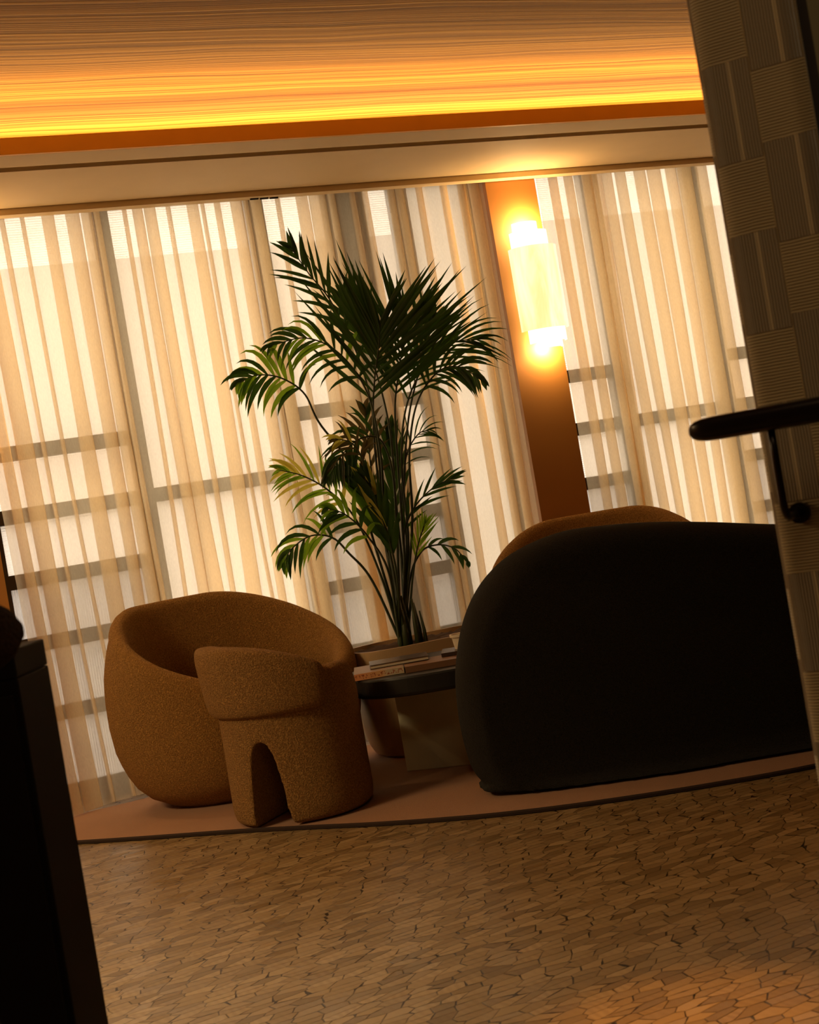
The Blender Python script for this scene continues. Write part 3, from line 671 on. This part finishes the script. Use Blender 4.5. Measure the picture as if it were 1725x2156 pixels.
FR = [
    ([(2.381, 5.984, 0.43), (2.34, 5.958, 0.924), (2.367, 5.925, 1.349), (2.355, 5.909, 1.715), (2.268, 5.923, 2.028), (2.186, 5.936, 2.177), (2.125, 5.94, 2.301)], 0.6, 11, 0.26, 38, 0.25, 0.02, 'leaf', {}),
    ([(2.331, 5.969, 0.43), (2.331, 5.919, 0.924), (2.322, 5.858, 1.285), (2.322, 5.793, 1.512), (2.332, 5.723, 1.669), (2.342, 5.654, 1.781), (2.347, 5.609, 1.876)], 0.55, 16, 0.55, 48, 0.03, 0.024, 'leaf', {'taper': 0.25}),
    ([(2.389, 6.013, 0.43), (2.414, 5.928, 0.91), (2.431, 5.877, 1.271), (2.435, 5.81, 1.52), (2.457, 5.747, 1.678), (2.475, 5.685, 1.792), (2.491, 5.657, 1.869)], 0.55, 14, 0.5, 42, 0.06, 0.022, 'leaf', {'taper': 0.3}),
    ([(2.339, 5.991, 0.43), (2.441, 5.938, 0.906), (2.477, 5.945, 1.27), (2.538, 5.93, 1.522), (2.646, 5.885, 1.698), (2.78, 5.829, 1.779), (2.88, 5.788, 1.775)], 0.52, 13, 0.38, 36, 0.7, 0.013, 'leaf', {}),
    ([(2.339, 6.009, 0.43), (2.458, 5.909, 0.967), (2.484, 5.855, 1.304), (2.542, 5.809, 1.527), (2.64, 5.757, 1.647), (2.727, 5.711, 1.657), (2.804, 5.656, 1.58)], 0.58, 13, 0.2, 50, 1.3, 0.018, 'leaf', {}),
    ([(2.366, 5.959, 0.43), (2.33, 5.897, 0.966), (2.331, 5.811, 1.322), (2.299, 5.759, 1.594), (2.199, 5.757, 1.784), (2.068, 5.779, 1.871), (1.914, 5.811, 1.86)], 0.56, 14, 0.23, 52, 1.3, 0.019, 'leaf', {'mats': ('leafg', 0.4)}),
    ([(2.378, 6.012, 0.43), (2.283, 5.939, 0.933), (2.219, 5.9, 1.293), (2.1, 5.885, 1.51), (2.046, 5.864, 1.645), (1.953, 5.871, 1.726), (1.852, 5.88, 1.75), (1.775, 5.89, 1.728)], 0.6, 12, 0.22, 55, 1.5, 0.024, 'leafg', {'mats': ('leaf', 0.3)}),
    ([(2.345, 5.957, 0.43), (2.296, 5.955, 0.78), (2.21, 5.926, 1.062), (2.11, 5.924, 1.205), (2.006, 5.935, 1.29), (1.906, 5.944, 1.333)], 0.5, 12, 0.22, 48, 0.8, 0.017, 'leafg', {'mats': ('leafy', 0.45)}),
    ([(2.338, 5.989, 0.43), (2.381, 5.898, 0.979), (2.382, 5.833, 1.253), (2.338, 5.807, 1.395), (2.238, 5.806, 1.408), (2.143, 5.824, 1.34), (2.087, 5.847, 1.266)], 0.55, 14, 0.2, 55, 1.5, 0.018, 'leaf', {'mats': ('leafb', 0.35)}),
    ([(2.354, 5.967, 0.43), (2.249, 5.953, 0.778), (2.158, 5.947, 0.922), (2.095, 5.952, 1.003), (2.004, 5.968, 1.027), (1.913, 5.985, 0.986), (1.868, 5.993, 0.93)], 0.5, 10, 0.19, 50, 1.4, 0.02, 'leaf', {'mats': ('leafg', 0.4)}),
    ([(2.362, 5.972, 0.43), (2.43, 5.943, 0.735), (2.472, 5.903, 0.9), (2.511, 5.865, 0.999)], 0.55, 7, 0.16, 26, 0.05, 0.012, 'leafg', {}),
    ([(2.354, 5.984, 0.43), (2.426, 5.966, 0.736), (2.484, 5.92, 0.866), (2.555, 5.88, 0.891), (2.622, 5.841, 0.861), (2.664, 5.823, 0.789)], 0.5, 5, 0.11, 40, 1.3, 0.018, 'leaf', {}),
    ([(2.355, 6.01, 0.43), (2.404, 5.932, 0.825), (2.427, 5.922, 0.973), (2.49, 5.896, 1.08), (2.581, 5.858, 1.15), (2.654, 5.827, 1.173)], 0.42, 8, 0.17, 26, 0.25, 0.016, 'leaf', {'taper': 0.2}),
    ([(2.34, 5.981, 0.43), (2.442, 5.959, 0.907), (2.458, 5.963, 1.122), (2.511, 5.952, 1.31), (2.573, 5.926, 1.397), (2.625, 5.904, 1.409)], 0.55, 8, 0.18, 45, 0.9, 0.008, 'leaf', {}),
    ([(2.329, 5.983, 0.43), (2.33, 5.887, 0.773), (2.283, 5.852, 0.993), (2.234, 5.84, 1.149), (2.177, 5.831, 1.262)], 0.45, 8, 0.28, 16, 0.1, 0.034, 'leaf', {'mats': ('leafg', 0.35)}),
    ([(2.39, 5.979, 0.43), (2.414, 5.949, 1.02), (2.445, 5.936, 1.448), (2.423, 5.945, 1.756), (2.391, 5.959, 1.935), (2.368, 5.968, 2.048)], 0.62, 10, 0.3, 34, 0.08, 0.024, 'leaf', {}),
    ([(2.347, 5.958, 0.43), (2.452, 5.955, 1.057), (2.535, 5.942, 1.436), (2.614, 5.909, 1.662), (2.677, 5.883, 1.804), (2.723, 5.864, 1.904)], 0.6, 12, 0.28, 36, 0.1, 0.02, 'leaf', {}),
    ([(2.359, 5.958, 0.43), (2.318, 5.859, 0.86), (2.271, 5.792, 1.119), (2.222, 5.769, 1.334), (2.178, 5.766, 1.402), (2.12, 5.779, 1.422)], 0.6, 7, 0.15, 50, 1.0, 0.014, 'leafb', {'mats': ('leafy', 0.4)}),
    ([(2.335, 5.999, 0.43), (2.327, 5.855, 0.752), (2.299, 5.802, 0.967), (2.258, 5.776, 1.12), (2.225, 5.768, 1.229)], 0.4, 9, 0.26, 18, 0.15, 0.034, 'leaf', {'mats': ('leafy', 0.2)}),
    ([(2.369, 5.995, 0.43), (2.408, 5.984, 0.804), (2.432, 5.985, 1.062), (2.453, 5.987, 1.278), (2.468, 5.981, 1.45)], 0.45, 9, 0.24, 22, 0.2, 0.028, 'leaf', {}),
    ([(2.385, 6.009, 0.43), (2.364, 5.992, 0.856), (2.341, 5.98, 1.163), (2.34, 5.958, 1.4), (2.342, 5.936, 1.548)], 0.55, 8, 0.2, 34, 0.6, 0.022, 'leaf', {'mats': ('leafb', 0.3)}),
    ([(2.334, 5.973, 0.43), (2.299, 5.867, 0.8), (2.218, 5.836, 0.982), (2.133, 5.828, 1.09), (2.056, 5.838, 1.134)], 0.5, 8, 0.18, 50, 1.4, 0.022, 'leaf', {'mats': ('leafg', 0.6)})]
for i, (pts, t0, n, L, al, dr, wd_, mt, extra) in enumerate(FR):
    frond(pts, t0, n, L, al, dr, wd_, mt, 20+i, **extra)
# trunk sheaths at the soil
for i, (dx, dy, h, r) in enumerate([(-0.11, 0.0, 0.20, 0.018), (-0.085, 0.02, 0.26, 0.015), (-0.06, -0.015, 0.24, 0.014), (-0.035, 0.01, 0.22, 0.013), (-0.13, 0.02, 0.14, 0.012), (-0.02, -0.01, 0.18, 0.010)]):
    MB().tube([(dx, dy, 0.42), (dx+0.002, dy, 0.42+h*0.5), (dx+0.004-0.01*(i % 2), dy, 0.42+h)], [r, r*0.8, r*0.35], 10).build('stem', MAT['stem'], palm, smooth=True)

# ------------------------------------------------------------------ handrail
def rail():
    ax0 = wp0 + wnm*0.11
    a = ax0 - wd*0.078; t = empty('handrail', 'dark bronze handrail with rounded end on the fabric-clad wall', 'handrail', (a.x, a.y, 1.135))
    m = MB(); rows = []; Ln = 0.75
    for s_, k in ((0.0, 0.05), (0.002, 0.35), (0.006, 0.6), (0.014, 0.82), (0.026, 0.95), (0.05, 1.0), (0.3, 1.06), (Ln, 1.06)):
        row = []
        for j in range(20):
            b = 2*PI*j/20; hz = 0.019*k*math.copysign(abs(math.sin(b))**0.7, math.sin(b)); hy = 0.022*k*math.copysign(abs(math.cos(b))**0.7, math.cos(b))
            q = wd*s_ + wnm*hy; row.append((q.x, q.y, hz))
        rows.append(row)
    m.grid(rows, True, True, True).build('rail', MAT['bronze'], t, smooth=True)
    b0 = wd*(0.078+0.049); pts = [Vector((b0.x, b0.y, -0.012)), Vector((b0.x, b0.y, -0.06)), Vector((b0.x, b0.y, -0.13))]
    for k in range(1, 7):
        an = PI/2*k/6; q = b0 - wnm*0.025*(1-math.cos(an)); pts.append(Vector((q.x, q.y, -0.13 - 0.025*math.sin(an))))
    q = b0 - wnm*0.11; pts.append(Vector((q.x, q.y, -0.155)))
    MB().tube(pts, 0.0062, 12).build('bracket', MAT['bronze'], t, smooth=True)
    q1 = b0 - wnm*0.098; MB().tube([(q1.x, q1.y, -0.155), (q.x, q.y, -0.155)], 0.017, 24).build('rosette', MAT['bronze'], t)
rail()
def knob():
    p = wp0 + wd*0.222; m = MB(); rows = []
    for l, r in ((0.0, 0.016), (0.012, 0.012), (0.02, 0.020), (0.03, 0.024), (0.038, 0.020), (0.041, 0.0)):
        rows.append([( (wnm*l + wd*r*math.cos(2*PI*k/24)).x, (wnm*l + wd*r*math.cos(2*PI*k/24)).y, r*math.sin(2*PI*k/24)) for k in range(24)])
    o = m.grid(rows, True, True, False).build('round_wall_fitting', MAT['bronze'], smooth=True); o.location = (p.x, p.y, 1.645)
    tag(o, 'round black knob on the olive panel at the far right edge', 'knob')
knob()

# ------------------------------------------------------------------ cabinet and stool at left
def cabinet():
    t = empty('bar_cabinet', 'tall black wooden cabinet at the left edge, nearest the viewer', 'cabinet', (0.2673, 2.3835, 0), YAW)
    MB().box((-0.95, 0, 0.0), (0, 0.197, 0.925)).build('body', MAT['darkwood'], t, bevel=0.003)
    MB().box((-0.955, -0.002, 0.9255), (0.0, 0.197, 0.972)).build('top', MAT['darkwood'], t, bevel=0.004)
    for k in range(2): MB().box((-0.93+0.465*k, -0.016, 0.04), (-0.475+0.465*k, -0.0005, 0.90)).build('door', MAT['darkwood'], t, bevel=0.002)
cabinet()
def stool():
    t = empty('bar_stool', 'dark brown upholstered stool with rounded roll back, cut off by the left edge', 'stool', (0.0574, 2.1969, 0), YAW)
    m = MB(); rows = []
    for i in range(25):
        u = -1 + 2*i/24; x = 0.215*math.copysign(abs(u)**0.9, u); k = max(0.02, (1-abs(u)**3.2))**0.5
        rows.append([(x, 0.040*k*math.cos(2*PI*j/24), 1.012 + 0.068*k*math.sin(2*PI*j/24)) for j in range(24)])
    m.grid(rows, True, True, True).build('backrest', MAT['stool'], t, smooth=True)
    for sx in (-0.12, 0.06): MB().tube([(sx, 0.0, 0.97), (sx, -0.01, 0.80), (sx, -0.03, 0.70)], 0.008, 10).build('back_post', MAT['bronze'], t, smooth=True)
    rr = []
    for r, z in ((0.0, 0.655), (0.17, 0.655), (0.185, 0.675), (0.185, 0.70), (0.165, 0.72), (0.0, 0.73)):
        rr.append([(-0.03 + r*math.cos(2*PI*k/40), -0.14 + r*0.85*math.sin(2*PI*k/40), z) for k in range(40)])
    MB().grid(rr, True).build('seat', MAT['stool'], t, smooth=True)
    for sx in (-1, 1):
        for sy in (-1, 1): MB().tube([(-0.03+sx*0.11, -0.14+sy*0.09, 0.656), (-0.03+sx*0.15, -0.14+sy*0.12, 0.0)], 0.011, 10).build('leg', MAT['bronze'], t, smooth=True)
stool()

# recessed downlights over the foreground floor, the second an added fill
def downlight(x, y, power, col, size, blend, label):
    t = empty('downlight', label, 'ceiling light', (x, y, HC))
    rows = []
    for r, z in ((0.055, 0.0), (0.055, -0.004), (0.040, -0.004), (0.036, -0.001)): rows.append([(r*math.cos(2*PI*k/32), r*math.sin(2*PI*k/32), z) for k in range(32)])
    MB().grid(rows, True).build('trim_ring', MAT['bronze'], t)
    l = bpy.data.lights.new('spot_lamp', 'SPOT'); l.energy = power; l.color = col; l.spot_size = math.radians(size); l.spot_blend = blend; l.shadow_soft_size = 0.03
    o = bpy.data.objects.new('spot_lamp', l); C.objects.link(o); o.parent = t; o.location = (0, 0, -0.01)
downlight(1.40, 2.38, 210, (1.0, 0.37, 0.03), 17, 1.0, 'small recessed ceiling spotlight above the amber pool of light on the floor')
downlight(0.45, 3.3, 55, (1.0, 0.78, 0.50), 50, 1.0, 'unseen ceiling spotlight added to brighten the floor between the black cabinet and the rug')
